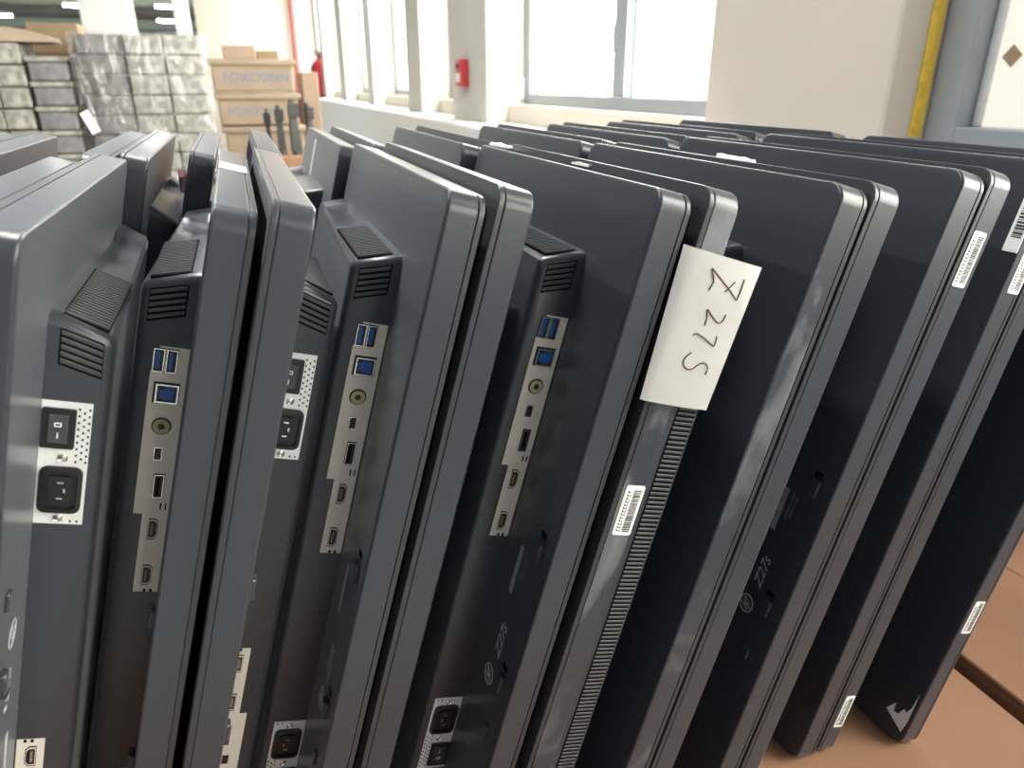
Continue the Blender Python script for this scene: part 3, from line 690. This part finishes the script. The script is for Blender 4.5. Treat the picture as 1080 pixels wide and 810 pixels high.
# --- back row, left to right
second = 'black monitors standing on edge'
monitor('back row monitor at the far left edge, outer half of its pair', -0.209 - PT, 0.70, -0.0540, 15.5, 'L')
monitor('back row monitor at the far left edge with a bluish back', -0.209, 0.70, -0.0600, 15.5, 'R')
monitor('back row monitor behind the leftmost front pair, left half', -0.080 - PT, 0.762, -0.0580, 15.5, 'L')
monitor('back row monitor behind the silver power panel monitor, bluish rounded corner', -0.080, 0.762, -0.0640, 15.5, 'R', hump='hump_mid')
monitor('back row monitor jutting out left behind the shaded port strip monitor', -0.047 + 0.0229, 0.80, -0.0670, 15.5, 'R', hump='hump_low')
monitor('back row monitor behind the smooth grey edge of the second pair', 0.0395, 0.80, -0.0665, 15.5, 'R', hump='hump_low')
m3b = monitor('back row monitor with a white paper strip on its back', 0.100, 0.815, -0.0600, 15.3, 'L', hump='hump_mid')
monitor('back row monitor right of the one with the white paper strip', 0.100 + PT, 0.800, -0.0650, 15.3, 'R')
monitor('back row monitor behind the port strip next to the note, left half', 0.228, 0.790, -0.0600, 15.0, 'L')
monitor('back row monitor behind the port strip next to the note, right half', 0.228 + PT, 0.790, -0.0655, 15.0, 'R')
monitor('back row monitor behind the smudged-edge pair, left half', 0.3575, 0.766, -0.0590, 15.0, 'L')
monitor('back row monitor behind the smudged-edge pair, right half', 0.3575 + PC, 0.766, -0.0640, 15.0, 'R')
monitor('back row monitor behind the logo-printed monitor, left half', 0.478, 0.786, -0.0600, 15.0, 'L')
monitor('back row monitor behind the logo-printed monitor, right half', 0.478 + PC, 0.786, -0.0640, 15.0, 'R')
monitor('back row monitor behind the large barcode sticker monitor, left half', 0.606, 0.826, -0.0600, 15.0, 'L')
monitor('back row monitor behind the large barcode sticker monitor, right half', 0.606 + PC, 0.826, -0.0640, 15.0, 'R')
monitor('rightmost back row monitor standing nearest to the windows', 0.735, 0.80, -0.0580, 15.0, 'L')

# --- labels on monitors
stick(m4r, 0.0155, 0.0405, -0.0082, 0.0, 0.2280, 5)
stick(m6r, 0.0140, 0.0430, -0.0118, 0.0, 0.0660, 8)
stick(m7l, 0.0150, 0.0430, 0.0150, 0.0, 0.0900, 9)
stick(m7r, 0.0125, 0.0420, -0.0085, 0.0, 0.5820, 10)
stick(m8l, 0.0145, 0.0400, 0.0125, 0.0, 0.4690, 11)
def back_label(t, y0, y1, d0, d1, seed):
    a = boxme('barcode_label', 'white', -0.0005, 0.0001, y0, y1, MH - d1, MH - d0)
    o = obj('barcode_label', a, t); o['label'] = 'large white barcode sticker'
    bm = bmesh.new(); rnd = random.Random(seed); z = d0 + 0.014
    while z < d1 - 0.012:
        w = rnd.choice((0.0006, 0.001, 0.0018)); bbox(bm, -0.0007, -0.0005, y0 + 0.002, y1 - 0.003, MH - z - w, MH - z); z += w + rnd.choice((0.0006, 0.001, 0.0014))
    obj('barcode_print', finish(bm, 'barcode_print', 'ink'), o)
back_label(m7l, 0.0005, 0.0145, 0.005, 0.0780, 21)
# torn sticker at the foot of the last monitor
bm = bmesh.new()
tor = [(0.0311, 0.6155), (0.0242, 0.6023), (0.0225, 0.6120), (0.0170, 0.6110), (0.0130, 0.6010), (0.0095, 0.6030), (0.0063, 0.5935), (0.0055, 0.5746), (0.0046, 0.5950), (0.0040, 0.6111), (0.0060, 0.6260)]
loft(bm, [[(x, y, MH - d) for y, d in tor] for x in (0.0, -0.0004)])
o = obj('torn_sticker', finish(bm, 'torn_sticker', 'white'), m8l); o['label'] = 'torn white sticker remnant'
# paper strip on the back-row monitor
obj('paper_strip', boxme('paper_strip', 'white', -0.0006, 0.0001, 0.228, 0.246, MH - 0.062, MH - 0.010), m3b)

# ------------------------------------------------------------------ handwritten note
note = thing('paper_note', 'white paper note hand-lettered Z27S hanging on a monitor edge', 'note', frame(0.241, 0.3971, -0.0597, 15.02), (0, R(15.02), 0))
def ny(v, d):       # gentle bend: folded at its left side, lifting at the right
    return -0.0068 - 0.0030 * math.sin(max(0, (v - 0.030)) / 0.054 * math.pi * 0.8) + 0.55 * max(0.0, 0.0300 - v)
bm = bmesh.new(); nu, nv = 16, 8; grid = []
for j in range(nv + 1):
    row = []
    for i in range(nu + 1):
        a, b = i / nu, j / nv
        v = (0.0232 + (0.0838 - 0.0232) * a) * (1 - b) + (0.0261 + (0.0790 - 0.0261) * a) * b
        d = (0.0291 + 0.0029 * a) * (1 - b) + (0.1345 + 0.0006 * a) * b
        row.append(bm.verts.new((v, ny(v, d), MH - d)))
    grid.append(row)
for j in range(nv):
    for i in range(nu): bm.faces.new((grid[j][i], grid[j][i + 1], grid[j + 1][i + 1], grid[j + 1][i]))
ext = bmesh.ops.solidify(bm, geom=list(bm.faces), thickness=0.0003)
obj('sheet', finish(bm, 'note_sheet', 'paper', 50), note)
STR = {'letter': [[(0.0484, 0.0533), (0.0497, 0.0472), (0.0454, 0.0393), (0.0548, 0.0451), (0.065, 0.0515), (0.0717, 0.0562), (0.0727, 0.0494), (0.0724, 0.0419)], [(0.0603, 0.0525), (0.0636, 0.0481), (0.0656, 0.0447)]],
       'digit_two': [[(0.0539, 0.0766), (0.0535, 0.0715), (0.052, 0.0659), (0.0578, 0.0701), (0.0634, 0.0732), (0.0664, 0.0711), (0.0672, 0.0669)]],
       'digit_seven': [[(0.0476, 0.0844), (0.0502, 0.0827), (0.0566, 0.0847), (0.0661, 0.0893), (0.0665, 0.0856), (0.0661, 0.0821)]],
       'letter_s': [[(0.051, 0.096), (0.0479, 0.0997), (0.0475, 0.1039), (0.0506, 0.1073), (0.055, 0.1073), (0.0592, 0.1034), (0.0633, 0.1017), (0.0673, 0.1045), (0.0674, 0.1095)]]}
for nm, strokes in STR.items():
    bm = bmesh.new()
    for s in strokes:
        # densify with a smooth curve
        q = []
        for i in range(len(s) - 1):
            p0 = s[max(i - 1, 0)]; p1 = s[i]; p2 = s[i + 1]; p3 = s[min(i + 2, len(s) - 1)]
            k = 0.5 if nm in ('letter_s', 'digit_two') else 0.15
            for u in range(5):
                t = u / 5
                m1 = [(p2[c] - p0[c]) * k for c in (0, 1)]; m2 = [(p3[c] - p1[c]) * k for c in (0, 1)]
                h = [(2 * t**3 - 3 * t**2 + 1) * p1[c] + (t**3 - 2 * t**2 + t) * m1[c] + (-2 * t**3 + 3 * t**2) * p2[c] + (t**3 - t**2) * m2[c] for c in (0, 1)]
                q.append(h)
        q.append(list(s[-1]))
        tube(bm, [(v, ny(v, d) - 0.0002, MH - d) for v, d in q], 0.00048, 5)
    obj('lettering_' + nm, finish(bm, 'lettering', 'marker', 60), note)

# ------------------------------------------------------------------ scraps lying on the monitors
def scrap(label, X, Y, Z, w, l, rz, m='foam', h=0.004, name='foam_scrap'):
    bm = bmesh.new(); rnd = random.Random(int(X * 1000)); rings = []
    for k in range(7):
        a = k / 6; ww = w * (0.35 + 0.65 * math.sin(math.pi * (0.15 + 0.7 * a))) * rnd.uniform(0.8, 1.15)
        zz = h * rnd.uniform(0.5, 1.2)
        y = (a - 0.5) * l
        rings.append([(-ww / 2, y, 0), (ww / 2, y, 0), (ww / 2 * 0.8, y, zz), (-ww / 2 * 0.8, y, zz)])
    loft(bm, rings)
    o = obj(name, finish(bm, name, m, 50)); o.location = (X, Y, Z + CZ); o.rotation_euler = (0, 0, R(rz))
    return tag(o, label, 'scrap')
scrap('white foam scrap in the gap behind the port strip monitor next to the note', 0.262, 0.77, -0.0625, 0.010, 0.05, 5, 'foam', 0.003)
scrap('crumpled clear film on top of the port strip monitor next to the note', 0.272, 0.585, -0.0645, 0.006, 0.035, 0, 'white', 0.002, 'film_scrap')
scrap('white crumpled scrap between the monitors right of the paper note', 0.452, 0.62, -0.0690, 0.012, 0.06, -4, 'foam', 0.003)
scrap('pink and white plastic bag scrap between the left monitors', -0.066, 0.93, -0.115, 0.010, 0.02, 0, 'pink', 0.022, 'bag_scrap')
lb = obj('card_label', boxme('card_label', 'white', -0.010, 0.010, -0.022, 0.022, 0, 0.0008)); lb.location = (-0.0075, 0.63, CZ - 0.0614); lb.rotation_euler = (0, R(15.7), 0)
tag(lb, 'small white paper label lying on top of the second pair', 'label')
tagw = obj('white_tag', boxme('white_tag', 'white', -0.006, 0.006, -0.001, 0.001, -0.015, 0.015, 0.0009)); tagw.location = (-0.175, 1.10, CZ - 0.046); tagw.rotation_euler = (R(-20), R(-25), 0)
tag(tagw, 'white plastic tag standing up behind the left monitors', 'tag')
